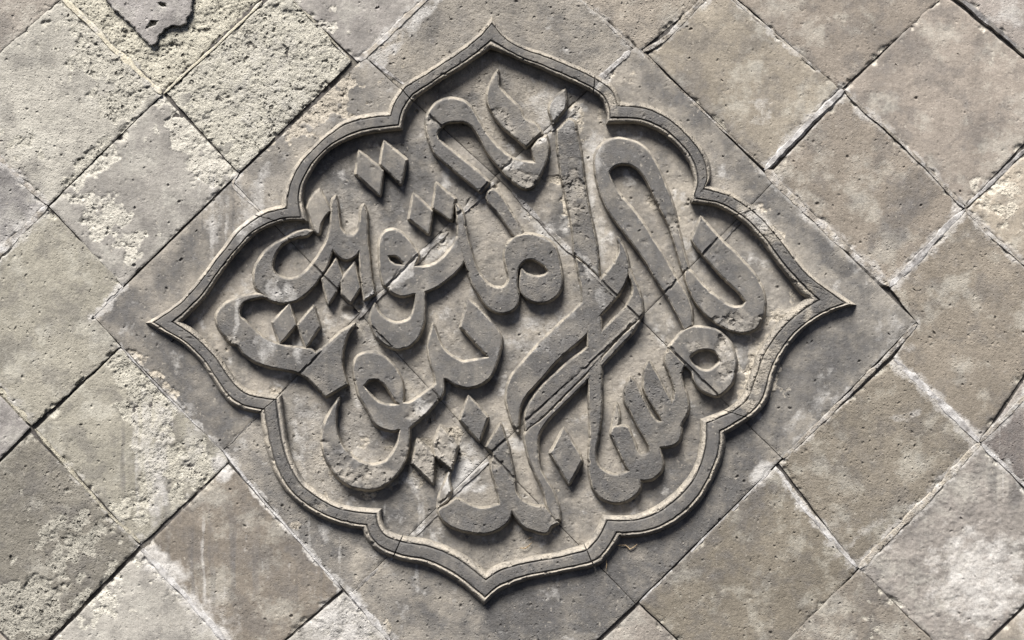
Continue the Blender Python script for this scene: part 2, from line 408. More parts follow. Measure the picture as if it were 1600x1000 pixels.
# frame: between two cusps, outer line and inner line (same direction)
FR = [
 ([(769,27),(750,50),(720,75),(675,105),(630,132)], [(766,77),(750,88),(725,105),(700,120),(675,136),(651,153)]),
 ([(630,132),(617,150),(610,164),(606,175)], [(651,153),(640,167),(632,186),(629,203)]),
 ([(606,175),(585,177),(558,182),(532,192),(508,210),(486,231),(467,252),(453,274),(445,298),(440,321)],
  [(629,203),(605,206),(580,209),(550,217),(522,231),(500,250),(484,274),(476,296),(474,316),(482,346)]),
 ([(440,321),(422,325),(403,333),(382,348),(364,365),(346,389),(320,424),(292,459),(267,481),(229,504)],
  [(482,346),(456,345),(440,348),(424,353),(404,363),(389,376),(374,392),(350,423),(325,460),(300,488),(285,503)]),
 ([(229,504),(250,517),(272,528),(295,546),(315,567),(331,591),(345,613),(360,630),(380,640),(407,646)],
  [(285,503),(307,518),(327,537),(345,558),(360,580),(376,600),(390,609),(408,614),(440,617)]),
 ([(407,646),(411,672),(418,705),(428,735),(444,764),(465,785),(490,802),(520,816),(550,824),(566,826)],
  [(440,617),(444,650),(450,690),(461,725),(475,749),(490,763),(507,775),(530,787),(555,792),(596,795)]),
 ([(566,826),(570,836),(580,851),(597,864),(615,871),(637,877),(662,882),(687,892),(712,907),(735,925),(757,944)],
  [(596,795),(597,812),(604,826),(618,834),(640,839),(665,842),(690,850),(715,861),(740,877),(760,893)]),
 ([(757,944),(775,927),(800,914),(832,904),(870,897),(905,890),(935,882),(948,870),(960,855),(970,839)],
  [(760,893),(775,883),(800,875),(825,870),(862,864),(895,856),(912,850),(925,837),(935,820),(941,804)]),
 ([(970,839),(990,839),(1020,834),(1050,821),(1076,802),(1098,777),(1114,748),(1126,721),(1132,697),(1133,678)],
  [(941,804),(960,805),(990,804),(1015,796),(1036,783),(1057,766),(1076,744),(1088,718),(1094,688),(1094,655)]),
 ([(1133,678),(1142,673),(1160,662),(1180,648),(1196,630),(1204,610),(1210,584),(1225,552),(1250,520),(1275,501),(1305,485),(1336,476)],
  [(1094,655),(1116,647),(1140,636),(1158,620),(1168,598),(1176,574),(1184,552),(1196,532),(1220,500),(1240,482),(1259,466)]),
 ([(1336,476),(1307,457),(1276,436),(1256,416),(1238,392),(1220,368),(1201,346),(1182,328),(1160,312),(1136,299),(1104,290)],
  [(1259,466),(1248,456),(1234,438),(1220,420),(1204,399),(1188,376),(1172,358),(1156,344),(1136,331),(1116,322),(1080,318)]),
 ([(1104,290),(1110,278),(1110,262),(1103,242),(1093,226),(1078,209),(1060,191),(1040,177),(1018,166),(996,161),(970,159)],
  [(1080,318),(1078,311),(1082,298),(1083,280),(1078,260),(1068,242),(1052,224),(1032,208),(1012,198),(990,193),(947,194)]),
 ([(970,159),(966,150),(958,135),(935,120),(905,105),(875,92),(845,81),(820,73),(800,63),(783,49),(769,27)],
  [(947,194),(948,180),(940,157),(920,142),(895,130),(865,117),(835,104),(812,95),(800,89),(782,82),(766,77)]),
]
def resample(P, n):
    d = np.concatenate([[0], np.cumsum(np.hypot(*np.diff(P, axis=0).T))])
    t = np.linspace(0, d[-1], n)
    return np.stack([np.interp(t, d, P[:, 0]), np.interp(t, d, P[:, 1])], 1)
fo, fi, fcorner = [], [], []
for a, b in FR:
    A = catmull(a, 1.5); B = catmull(b, 1.5)
    n = max(len(A), len(B)) + 1
    n = int(n * 1.5 / 2.0) + 2
    fo.append(resample(A, n)[:-1]); fi.append(resample(B, n)[:-1])
FO = np.concatenate(fo); FI = np.concatenate(fi)
FMID = (FO + FI) / 2

# ------------------------------------------------------------------ mortar joints of the wall: line, width, level, colour, lime, rawness
CR = (.27, .24, .20); BL = (.26, .25, .245); YE = (.34, .32, .25)
J = [
 ([(-10,240),(30,278),(74,320)], 9, -.3, CR, .5, .1), ([(-10,405),(20,376),(50,345),(74,322)], 15, .4, CR, .55, .1), ([(95,-5),(140,38),(185,85),(252,146)], 9, .2, YE, .2, .75),
 ([(-10,600),(20,630),(50,662)], 11, .2, YE, .2, .6), ([(55,670),(100,722),(150,782),(218,848)], 6, -.4, YE, .2, .6), ([(146,496),(165,476),(192,448)], 7, -.5, BL, .7, 0),
 ([(347,702),(400,768),(470,848),(532,918)], 5, .5, BL, .85, 0), ([(189,541),(262,620),(345,700)], 3.5, -.3, BL, .6, 0), ([(222,858),(270,910),(330,975),(380,1035)], 13, .6, BL, .8, 0),
 ([(562,95),(600,60),(640,22),(670,-6)], 12, .5, CR, .5, .1), ([(1005,80),(1040,60),(1075,25),(1106,-6)], 9, .2, CR, .35, .3), ([(1195,266),(1238,218),(1284,173),(1318,141)], 12, .6, BL, .55, .1),
 ([(1197,266),(1235,308),(1275,345),(1330,395),(1389,446)], 13, .7, CR, .35, .25), ([(1389,447),(1430,408),(1470,365),(1508,326)], 14, .5, BL, .55, .1), ([(1320,142),(1360,180),(1420,235),(1507,324)], 7, .1, CR, .35, .2),
 ([(1508,326),(1550,368),(1605,415)], 9, .3, CR, .4, .2), ([(1508,324),(1550,285),(1605,232)], 6, -.9, BL, .3, .2), ([(1433,507),(1392,551),(1318,625),(1224,716)], 8, .5, CR, .4, .2),
 ([(1397,562),(1440,602),(1480,640),(1530,690)], 13, .5, BL, .6, .1), ([(1532,690),(1570,652),(1605,616)], 10, .4, CR, .45, .3), ([(1531,692),(1480,747),(1430,800),(1342,887)], 12, .5, CR, .4, .45),
 ([(1215,735),(1250,785),(1290,832),(1338,886)], 9, .1, BL, .7, 0), ([(1344,890),(1310,928),(1270,968),(1225,1012)], 5, -2.5, BL, .8, 0), ([(545,925),(575,960),(610,1000)], 12, .4, BL, .7, 0),
 ([(1205,735),(1150,792),(1080,862),(1000,942)], 4, -1.6, BL, .6, .1), ([(905,-6),(945,34),(990,75)], 6, -.9, CR, .3, .3), ([(1000,78),(1060,138),(1120,194),(1197,264)], 4, -1.4, CR, .3, .3), ([(1126,-20),(1170,20),(1220,62),(1280,112)], 5, -.2, CR, .3, .3), ([(256,146),(300,106),(350,60),(410,2)], 4, -1.3, YE, .2, .6),
 ([(372,270),(364,290),(395,320),(425,350)], 4, .4, CR, .6, .1), ([(455,-4),(500,44),(548,95)], 4, -1.8, YE, .3, .5), ([(1534,694),(1570,728),(1610,768)], 8, .1, BL, .5, .1), ([(1484,-15),(1545,36),(1612,92)], 9, -.6, (.13,.125,.125), .1, .0),
]

# ------------------------------------------------------------------ brick tiles
TRI = [0]
def coons(E, n, m):
    """E: four boundary polylines A->B, B->C, D->C, A->D -> grid (n+1, m+1)"""
    ab = resample(E[0], n + 1); dc = resample(E[2], n + 1); bc = resample(E[1], m + 1); ad = resample(E[3], m + 1)
    s = np.linspace(0, 1, n + 1)[:, None, None]; t = np.linspace(0, 1, m + 1)[None, :, None]
    A, B, C, D = ab[0], ab[-1], bc[-1], ad[-1]
    return ((1 - t) * ab[:, None] + t * dc[:, None] + (1 - s) * ad[None] + s * bc[None]
            - ((1 - s) * (1 - t) * A + s * (1 - t) * B + s * t * C + (1 - s) * t * D))

def shrink(loopE, g):
    """move the four boundary polylines towards the middle by g mm"""
    ab, bc, dc, ad = loopE
    loop = np.concatenate([ab[:-1], bc[:-1], dc[::-1][:-1], ad[::-1][:-1]])
    sgn = 1 if area2(loop) > 0 else -1
    n = len(loop)
    prv = np.roll(loop, 1, 0); nxt = np.roll(loop, -1, 0)
    def nrm(d):
        l = np.hypot(d[:, 0], d[:, 1]) + 1e-9
        return np.stack([-d[:, 1] / l, d[:, 0] / l], 1) * sgn
    n1 = nrm(loop - prv); n2 = nrm(nxt - loop)
    mit = n1 + n2; mit /= np.maximum(0.5, (1 + np.sum(n1 * n2, 1)))[:, None]
    loop = loop + mit * g
    i1 = len(ab) - 1; i2 = i1 + len(bc) - 1; i3 = i2 + len(dc) - 1
    return [loop[:i1 + 1], loop[i1:i2 + 1], loop[i2:i3 + 1][::-1], np.concatenate([loop[i3:], loop[:1]])[::-1]]

def tile(name, parent, edges, seed, color, mat, kind, step=1.6, gap=-.6, edge=1.0, level=0.0, tilt=(0, 0), chip=1.0, wear0=0.0, soot0=0.0, lime0=0.0, pits=60, thick=16, label=None, rough=1.0):
    rng = random.Random(seed * 77 + 5)
    E = [np.array(e, float) for e in edges]
    E = shrink(E, gap)
    ln = lambda P: np.sum(np.hypot(*np.diff(P, axis=0).T))
    n = max(4, int(max(ln(E[0]), ln(E[2])) / step)); m = max(4, int(max(ln(E[1]), ln(E[3])) / step))
    G = coons(E, n, m)
    cx, cy = G[..., 0].mean(), G[..., 1].mean()
    # wobble of the cut edges
    gx, gy = G[..., 0].copy(), G[..., 1].copy()
    i = np.arange(n + 1)[:, None]; j = np.arange(m + 1)[None, :]
    sp = step
    db = np.minimum(np.minimum(i, n - i) + 0 * j, np.minimum(j, m - j) + 0 * i) * sp
    amp = chip * (1 - sstep(0, 22, db))
    gx += amp * (1.3 * fbm(G[..., 0], G[..., 1], 34, 3, seed + 1, .6)); gy += amp * (1.3 * fbm(G[..., 0], G[..., 1], 34, 3, seed + 2, .6))
    x, y = gx, gy
    wear = blobs(x, y, WEAR if kind == 'wall' else CARVE_WEAR, 3) + wear0
    if kind == 'panel': wear = np.maximum(wear, blobs(x, y, WEAR, 3))
    h, w = relief(x, y, seed, wear, rough)
    lime = blobs(x, y, LIME, 21) + lime0
    soot = blobs(x, y, SOOT, 33) + soot0
    if kind == 'wall': soot = soot + (.12 + .3 * rng.random()) * (fbm(x, y, 95, 5, seed + 60, .6) + .15 * math.sin(seed))
    # rain streaks: run straight down
    dm = np.zeros_like(x)
    for ex, ey, rx, ry in DRIP:
        dm = np.maximum(dm, 1 - sstep(0.5, 1.2, np.hypot((x - ex) / rx, (y - ey) / ry)))
    st = fbm(x + 3 * fbm(x, y, 60, 2, 78), y * 0.04, 17, 3, 77) 
    lime = np.maximum(lime, dm * sstep(0.12, 0.55, st) * 0.5)
    soot = np.maximum(soot, dm * sstep(-0.1, 0.4, -st) * 0.6)
    # mortar smeared over the arrises
    nz = fbm(x, y, 26, 4, 55, .62)
    for p_, w_, lv_, cc_, li_, ra_ in J:
        if lv_ < -.9: continue
        px_ = [q[0] for q in p_]; py_ = [q[1] for q in p_]
        mk = (x > min(px_) - 25) & (x < max(px_) + 25) & (y > min(py_) - 25) & (y < max(py_) + 25)
        if mk.any():
            d_ = dist_poly(x[mk], y[mk], p_) - 11 * nz[mk]
            lime[mk] = np.maximum(lime[mk], min(.8, .30 + li_ * .42) * (1 - sstep(w_ * .35, w_ * 1.1 + 3, d_)))
    recess = np.zeros_like(x)
    if kind == 'panel':
        soot = soot + .5 * fbm(x, y, 85, 5, 640, .62)
        lime = np.maximum(lime, .5 * sstep(.2, .7, fbm(x, y, 60, 5, 650, .64)))
        ins = inside(FMID, x, y)
        recess = ins.astype(float)
        h -= recess * 6.0
        h += recess * (0.8 * fbm(x, y, 30, 3, seed + 41) + 0.5 * fbm(x, y, 9, 2, seed + 43))
        lime = np.maximum(lime, recess * .55 * sstep(.1, .6, fbm(x, y, 48, 5, 620, .62)))
        soot = soot + recess * (-.02 + .55 * fbm(x, y, 70, 5, 611, .62))
        for hx, hy, hr in HOLES: crater(h, x, y, hx, hy, hr, 7, rng)
    # pits left by grit and straw
    for _ in range(int(pits * .8)):
        r = rng.choice([1.4, 1.5, 1.6, 1.8, 2.0, 2.3, 3.1]) * rng.uniform(.8, 1.15)
        crater(h, x, y, rng.uniform(x.min(), x.max()), rng.uniform(y.min(), y.max()), r, r * rng.uniform(.5, 1.1), rng)
    # arrises: rounded, chipped here and there
    ch = sstep(0.05, 0.55, fbm(x, y, 30, 3, seed + 51, .6)) * chip
    h -= edge * (1.2 + 1.2 * ch) * (1 - sstep(0, 2.6 + 7 * ch, db))
    h -= edge * 2.2 * ch * (1 - sstep(1, 11, db))
    w = np.maximum(w, ch * (1 - sstep(2, 14, db)) * 0.8)
    L = math.hypot(x.max() - x.min(), y.max() - y.min()) / 2
    h += level + tilt[0] * (x - cx) / L + tilt[1] * (y - cy) / L
    V = to_world(x, y, h).reshape(-1, 3)
    A = np.stack([w, np.clip(lime, 0, 1), np.clip(soot, 0, 1), np.ones_like(w)], -1).reshape(-1, 4)
    idx = np.arange((n + 1) * (m + 1)).reshape(n + 1, m + 1)
    q = np.stack([idx[:-1, :-1], idx[1:, :-1], idx[1:, 1:], idx[:-1, 1:]], -1).reshape(-1, 4)
    loop = np.concatenate([idx[:-1, 0], idx[-1, :-1], idx[1:, -1][::-1], idx[0, 1:][::-1]])
    b0 = len(V)
    back = to_world(x.ravel()[loop], y.ravel()[loop], np.full(len(loop), level - thick))
    V = np.concatenate([V, back]); A = np.concatenate([A, A[loop]])
    k = np.arange(len(loop)); k2 = (k + 1) % len(loop)
    sk = np.stack([loop, b0 + k, b0 + k2, loop[k2]], -1)
    # face the camera (-Y)
    d1 = V[q[0, 1]] - V[q[0, 0]]; d2 = V[q[0, 3]] - V[q[0, 0]]
    if np.cross(d1, d2)[1] > 0: q = q[:, ::-1]; sk = sk[:, ::-1]
    me, c = make_mesh(name, V, np.concatenate([q, sk]), None, A, mat, 50)
    o = link(name, me, c, parent, color)
    if label: o['label'] = label
    TRI[0] += 2 * len(q)
    return o

def quad(t, r, b, l):
    """diamond corners top, right, bottom, left -> boundary polylines"""
    return [[t, r], [r, b], [l, b], [t, l]]

wall = thing('brick_wall', 'weathered grey brown wall of square bricks laid diamond wise, surrounding the carved panel', 'wall', (0, 0.05, Z0 - 0.95))
wall['kind'] = 'thing'
panel = thing('carved_panel', 'square grey carved brick panel with lobed frame and raised calligraphy, set diagonally in the wall', 'carved panel', (0, 0.016, Z0 - 0.44))

GREY = (.225,.212,.19); WARM = (.225,.196,.158); OLIVE = (.225,.21,.168); ROSE = (.225,.20,.17); PALE = (.27,.255,.225)
T = []
def W(edges, color, **k): T.append((edges, color, k))
W(quad((0,-95),(95,-2),(-5,86),(-110,-5)), ROSE)
W(quad((97,-2),(252,147),(75,320),(-85,157)), (.30,.285,.245), wear0=.08, pits=90, tilt=(1,0))
W(quad((275,-172),(432,-26),(254,145),(97,-2)), (.30,.28,.215), level=-6, wear0=.75, label='brick whose face has flaked away, only a jagged crust left at its top')
W(quad((443,-22),(548,96),(373,269),(262,146)), (.33,.315,.265), wear0=.12, label='badly scaled pale brick with a rough pitted face')
W(quad((560,-112),(662,-3),(560,96),(452,-5)), (.205,.19,.175))
W(quad((254,149),(371,270),(192,446),(78,322)), GREY, pits=110, wear0=.14, tilt=(-1,1))
W(quad((-85,160),(70,321),(-82,480),(-240,320)), (.20,.19,.185), pits=50)
W([[(75,323),(192,447)],[(192,447),(146,496),(189,541)],[(-100,506),(50,665),(189,541)],[(75,323),(-100,506)]], OLIVE, pits=80, chip=1.9, level=.5)
W(quad((-100,512),(46,668),(-100,820),(-250,670)), (.21,.195,.185), pits=50)
W([[(189,544),(347,702),(356,722)],[(356,722),(220,850)],[(57,670),(220,850)],[(189,544),(57,670)]], OLIVE, wear0=.12, pits=100, level=-1.5)
W(quad((48,677),(218,852),(45,1030),(-130,850)), (.150,.138,.113), pits=120, wear0=.16, rough=1.6)
W(quad((219,862),(385,1035),(215,1190),(50,1035)), PALE, wear0=.12, pits=80)
W([[(357,726),(533,920)],[(533,920),(387,1050)],[(225,858),(387,1050)],[(357,726),(225,858)]], (.150,.128,.102), pits=60, rough=1.2)
W(quad((537,925),(690,1090),(540,1240),(388,1053)), PALE, wear0=.1, lime0=.2)
W(quad((1010,-105),(1108,-10),(1000,78),(900,-10)), WARM, level=-1.5, pits=30)
W(quad((1125,-22),(1310,138),(1195,263),(1014,86)), (.205,.178,.138), pits=70, tilt=(1,-.5))
W(quad((1310,-172),(1480,-12),(1313,139),(1129,-24)), (.188,.160,.130), pits=80)
W(quad((1320,147),(1506,323),(1389,446),(1205,270)), (.188,.160,.128), pits=70)
W(quad((1474,-8),(1668,148),(1509,321),(1320,141)), (.222,.190,.158), pits=80, wear0=.06)
W(quad((1670,-195),(1850,-10),(1676,147),(1490,-17)), (.25,.22,.195))
W(quad((1686,160),(1850,320),(1670,478),(1512,327)), (.28,.24,.185), wear0=.14, rough=1.3, level=1)
W([[(1508,331),(1668,482)],[(1668,482),(1530,688)],[(1397,560),(1530,688)],[(1508,331),(1390,449),(1433,504),(1397,560)]], (.180,.154,.120), pits=100)
W(quad((1672,490),(1850,660),(1690,850),(1534,692)), (.18,.15,.135), soot0=.2)
W(quad((1402,556),(1529,690),(1341,886),(1218,724)), (.158,.137,.106), pits=110)
W(quad((1532,696),(1690,856),(1500,1040),(1344,889)), (.205,.185,.165), wear0=.05, pits=60, rough=2.6)
W(quad((1343,890),(1497,1041),(1330,1190),(1182,1045)), (.17,.148,.12), wear0=.12, rough=1.3)
W(quad((1212,729),(1341,887),(1150,1085),(1000,942)), (.150,.130,.099), pits=90)
W(quad((999,946),(1148,1086),(1000,1230),(842,1096)), (.215,.19,.162), pits=70)
# the next bricks round about, just out of the picture
for k_, q_ in enumerate([((1852,326),(2030,490),(1852,656),(1676,484)), ((1852,664),(2030,830),(1870,1020),(1694,854)), ((1690,864),(1868,1024),(1690,1200),(1505,1044)), ((1856,-8),(2030,150),(1854,316),(1692,152)),
        ((-250,10),(-88,157),(-243,317),(-405,165)), ((-243,324),(-92,495),(-254,664),(-410,500)), ((-254,674),(-118,838),(-270,1000),(-410,840)), ((-130,854),(42,1034),(-125,1200),(-290,1020)),
        ((110,-330),(270,-172),(97,-4),(-60,-158)), ((400,-270),(556,-114),(440,-26),(280,-174)), ((680,-230),(783,-118),(667,-8),(564,-114)), ((893,-215),(1003,-108),(900,-14),(790,-116)), ((1190,-270),(1304,-174),(1118,-20),(1012,-108)), ((1500,-340),(1666,-198),(1484,-18),(1314,-174)),
        ((386,1056),(538,1240),(370,1400),(220,1182)), ((692,1094),(760,1162),(620,1320),(544,1240)), ((838,1100),(996,1232),(850,1380),(768,1162)), ((1165,1075),(1326,1194),(1170,1380),(1004,1230)), ((1500,1046),(1688,1204),(1500,1380),(1334,1192))]):
    W(quad(*q_), [GREY, WARM, OLIVE, ROSE, PALE][(k_ * 3) % 5], step=4.5, pits=20, wear0=.08)
inner = [np.concatenate([np.array(e, float)[:-1] if i < 2 else np.array(e, float)[::-1][:-1] for i, e in enumerate(t[0])]) for t in T]
for i, (e, colr, k) in enumerate(T):
    k = dict(k)
    k.setdefault('tilt', (math.sin(i * 2.1) * .9, math.cos(i * 3.7) * .9))
    tile('tile', wall, e, 100 + i * 13, colr, M_TILE, 'wall', **k)
# further courses around the picture, coarser
pan_loop = np.array([PG[0][0], PG[0][3], PG[3][3], PG[3][0]], float)
inner.append(pan_loop)
ux, uy, vx, vy = 182, -178, 165, 165
cnt = 0
for a in range(-9, 10):
    for b in range(-9, 10):
        for pas in (0,):
            l = np.array((a * ux + b * vx + 60, a * uy + b * vy + 480), float)
            q4 = np.array([l, l + (ux, uy), l + (ux + vx, uy + vy), l + (vx, vy)])
            c = q4.mean(0)
            if not (-620 < c[0] < 2220 and -520 < c[1] < 1520): continue
            tst = [c] + [c + (p - c) * f for p in q4 for f in (.55, .97)] + [c + ((q4[z] + q4[(z + 1) % 4]) / 2 - c) * .95 for z in range(4)]
            tx = np.array([p[0] for p in tst]); ty = np.array([p[1] for p in tst])
            if any(inside(P, tx, ty).any() for P in inner): continue
            # never inside the picture itself
            if ((tx > -15) & (tx < 1615) & (ty > -15) & (ty < 1015)).any(): continue
            l_, t_, r_, b_ = [tuple(p) for p in q4]
            tile('tile', wall, quad(t_, r_, b_, l_), 900 + cnt, [GREY, WARM, OLIVE, ROSE][cnt % 4], M_TILE, 'wall', step=7, pits=0, wear0=.1)
            cnt += 1

PC = {}
for j in range(3):
    for i in range(3):
        l, t, r, b = PG[j][i], PG[j][i + 1], PG[j + 1][i + 1], PG[j + 1][i]
        seed = 500 + j * 31 + i * 7
        PC[(j, i)] = tile('tile', panel, quad(t, r, b, l), seed, [(.222,.20,.168), (.215,.197,.17), (.212,.192,.162)][(i + j) % 3], M_CARVE, 'panel', gap=.5, chip=.45, edge=.6, pits=300,
             soot0=.30, level=[0.3, -.2, .2][(i * 2 + j) % 3], tilt=(0, 0), thick=18)

# ------------------------------------------------------------------ mortar bed and joints
n = 341; m = 253
gx, gy = np.meshgrid(np.linspace(-900, 2500, n), np.linspace(-760, 1760, m), indexing='ij')
bh = -6.5 + 1.5 * fbm(gx, gy, 60, 2, 7)
for P_ in (pan_loop, np.array([(275,-172),(432,-26),(254,145),(97,-2)], float)):
    c_ = P_.mean(0); bh = np.where(inside(c_ + (P_ - c_) * .97, gx, gy), -24.0, bh)
V = to_world(gx, gy, bh).reshape(-1, 3)
idx = np.arange(n * m).reshape(n, m)
q = np.stack([idx[:-1, :-1], idx[:-1, 1:], idx[1:, 1:], idx[1:, :-1]], -1).reshape(-1, 4)
if np.cross(V[q[0, 1]] - V[q[0, 0]], V[q[0, 3]] - V[q[0, 0]])[1] > 0: q = q[:, ::-1]
A = np.tile(np.array([0.1, 0.0, 0.75, 1.0]), (len(V), 1))
me, c = make_mesh('mortar_bed', V, q, None, A, M_MORTAR)
link('mortar_bed', me, c, wall, (.10,.095,.088))

def joint(pts, width, level=0.0, col=(.50, .47, .43), lime=.4, raw=.2, seed=0, parent=None, coarse=1.0):
    P = catmull(pts, 2.0); n = len(P)
    t = np.gradient(P, axis=0); t /= np.hypot(t[:, 0], t[:, 1])[:, None] + 1e-9
    nn = np.stack([-t[:, 1], t[:, 0]], 1)
    s = np.arange(n) * 2.0
    w = 1.3 * width * (0.74 + 0.55 * fbm(s, s * 0 + seed, 40, 3, seed, .6)) * np.minimum(1, .35 + np.minimum(s, s[::-1]) / 14)
    sh = 1.4 * fbm(s, s * 0 + seed + 50, 45, 2, seed + 3)
    us = np.array([-1.25, -.9, -.6, -.3, 0, .3, .6, .9, 1.25])
    X = P[:, None, :] + nn[:, None, :] * (us[None, :, None] * (w / 2)[:, None, None] + sh[:, None, None])
    x, y = X[..., 0], X[..., 1]
    lv = level + 0.9 * fbm(s, s * 0 + 5, 26, 2, seed + 8)[:, None]
    h = lv + 0.35 - 3.2 * np.clip(np.abs(us) - .62, 0, 1)[None, :] * 2.2 + coarse * 0.6 * fbm(x, y, 7, 3, seed + 6, .65) + .5 * fbm(x, y, 20, 2, seed + 16)
    V = to_world(x, y, h).reshape(-1, 3)
    k = len(us)
    idx = np.arange(n * k).reshape(n, k)
    q = np.stack([idx[:-1, :-1], idx[1:, :-1], idx[1:, 1:], idx[:-1, 1:]], -1).reshape(-1, 4)
    if np.cross(V[q[0, 1]] - V[q[0, 0]], V[q[0, 3]] - V[q[0, 0]])[1] > 0: q = q[:, ::-1]
    A = np.stack([np.full(x.size, raw), np.clip(lime * .75 + .5 * fbm(x, y, 18, 3, seed + 30).ravel(), 0, 1), np.clip(.25 + .8 * fbm(x, y, 22, 3, seed + 31).ravel(), 0, .8), np.ones(x.size)], 1)
    me, c = make_mesh('mortar_joint', V, q, None, A, M_MORTAR)
    o = link('mortar_joint', me, c, parent or wall, col)
    TRI[0] += 2 * len(q)
for i, (p, w_, lv, cc, li, ra) in enumerate(J): joint(p, w_, lv, cc, li, ra, 300 + i * 9)
# lime packed into the seams of the carved panel
JP = [([(350,700),(380,672),(410,644)], 3, -.5, CR, .3, .2), ([(925,138),(950,112),(985,80)], 12, .8, BL, .9, .0), ([(578,92),(605,112),(634,134)], 7, .5, BL, .6, .1), ([(556,922),(590,890),(618,868)], 5, .2, CR, .5, .2), ([(1130,376),(1150,354),(1162,342)], 6, -4, CR, .5, .2),
      ([(722,333),(745,308),(772,286)], 11, -3.6, BL, .8, .1), ([(560,498),(590,466),(640,418),(700,362)], 9, -3.4, BL, .9, .0), ([(862,204),(880,190),(905,166)], 9, -3.8, BL, .8, .1), ([(800,300),(850,352),(895,398)], 9, -4, CR, .6, .2), ([(700,780),(735,748),(764,722)], 6, -4, BL, .8, .1), ([(645,842),(668,818),(690,798)], 4, -4.2, CR, .5, .2)]
for i, (p, w_, lv, cc, li, ra) in enumerate(JP): joint(p, w_, lv, (.185,.175,.165), li * .55, ra, 700 + i * 9, panel, coarse=2.4)

# the flake of fired skin left on the brick at the top
def slab(name, parent, loops, height, seed, color, mat, base=-8.0, damage=True, soot=.8, soot_side=.1, wearT=None, flare=3.4, groove=True, grid=2.3, cham=1.9, jag=0.5, chipk=1.0, rough=0.8, incise=None, tilt=(0, 0), lime_k=1.0):
    """raised piece with a traced outline: worn face, chamfered arris, sloping sides. loops[0] outer, others holes"""
    LP = []
    for k, pts in enumerate(loops):
        P = outline(pts, 2.0) if not isinstance(pts, np.ndarray) else pts
        if (area2(P) > 0) != (k == 0): P = P[::-1]
        P = P + normals(P) * (jag * fbm(P[:, 0], P[:, 1], 9, 3, seed + 61))[:, None]
        P = P - normals(P) * (2.0 * sstep(.30, .75, fbm(P[:, 0], P[:, 1], 15, 4, seed + 63, .65)) * chipk)[:, None]
        LP.append(P)
    inset = [P - normals(P) * cham for P in LP]
    allx = LP[0]
    mn, mx = allx.min(0), allx.max(0)
    gx, gy = np.meshgrid(np.arange(mn[0], mx[0], grid), np.arange(mn[1], mx[1], grid), indexing='ij')
    rs = np.random.RandomState(seed)
    gx = gx + rs.uniform(-.8, .8, gx.shape); gy = gy + rs.uniform(-.8, .8, gy.shape)
    gx, gy = gx.ravel(), gy.ravel()
    if groove:
        sx, sy = [], []
        for s in SEAMS:
            for a, b in zip(s[:-1], s[1:]):
                d = np.array(b, float) - a; ll = np.hypot(*d); d /= ll
                tt = np.arange(0, ll, 1.7)
                for off in (-3.2, -1.6, 0, 1.6, 3.2):
                    sx.append(a[0] + d[0] * tt - d[1] * off); sy.append(a[1] + d[1] * tt + d[0] * off)
        sx = np.concatenate(sx); sy = np.concatenate(sy)
        bb = (sx > mn[0]) & (sx < mx[0]) & (sy > mn[1]) & (sy < mx[1])
        keep = seam_dist(gx, gy) > 4.5
        gx = np.concatenate([gx[keep], sx[bb]]); gy = np.concatenate([gy[keep], sy[bb]])
    ok = inside(LP[0], gx, gy)
    for H in LP[1:]: ok &= ~inside(H, gx, gy)
    gx, gy = gx[ok], gy[ok]
    # stay a little clear of the outline
    B = np.concatenate(inset)
    if len(gx):
        far = np.ones(len(gx), bool)
        for s0 in range(0, len(gx), 4000):
            dd = (gx[s0:s0+4000, None] - B[None, :, 0]) ** 2 + (gy[s0:s0+4000, None] - B[None, :, 1]) ** 2
            far[s0:s0+4000] = dd.min(1) > 1.7 ** 2
        gx, gy = gx[far], gy[far]
    pts = np.concatenate([B, np.stack([gx, gy], 1)])
    edges = []; st = 0
    for P in inset:
        k = len(P); edges += [(st + a, st + (a + 1) % k) for a in range(k)]; st += k
    res = delaunay_2d_cdt([Vector(p) for p in pts], edges, [], 0, 1e-4, True)
    V2 = np.array([(v.x, v.y) for v in res[0]])
    F = [f for f in res[2] if len(f) == 3]
    F = np.array(F)
    cen = V2[F].mean(1)
    okf = inside(inset[0], cen[:, 0], cen[:, 1])
    for H in inset[1:]: okf &= ~inside(H, cen[:, 0], cen[:, 1])
    F = F[okf]
    omap = {}
    for vi, lst in enumerate(res[3]):
        for o_ in lst: omap[o_] = vi
    x, y = V2[:, 0], V2[:, 1]
    def top_h(x, y):
        wv = (blobs(x, y, CARVE_WEAR, 3) if damage else np.zeros_like(x)) + (0.04 if wearT is None else wearT)
        h, w = relief(x, y, seed, wv, rough, 1.5)
        h = h * 0.8
        if groove:
            g = 1 - sstep(0.9, 2.9, seam_dist(x, y))
            h = h - g * 5.0
        else: g = 0 * x
        if incise is not None:
            h = h - 1.8 * (1 - sstep(0.4, 2.4, dist_poly(x, y, incise)))
        cx, cy = (mn + mx) / 2
        h = h + tilt[0] * (x - cx) + tilt[1] * (y - cy)
        h = h + piece_step(x, y) + 1.0 * fbm(x, y, 55, 2, seed + 91)
        return h + height, w, g
    h, w, g = top_h(x, y)
    rng = random.Random(seed)
    for _ in range(int(len(x) / 120)):
        r = rng.choice([1.8, 2.0, 2.4, 3.0]); k = rng.randrange(len(x))
        crater(h, x, y, x[k], y[k], r * 1.2, r * .6, rng)
    li = np.clip(blobs(x, y, LIME, 21), 0, 1) * lime_k
    stv = fbm(x, y * .045, 26, 3, 77)
    so_ = np.clip(soot - .38 * w + .35 * fbm(x, y, 46, 4, 5, .6) - .22 * sstep(.2, .9, stv), 0, 1)
    VV = [to_world(x, y, h)]; AA = [np.stack([w * .22, li, so_, np.ones_like(w)], 1)]
    faces_t = F; quads = []
    nb = len(x); st = 0
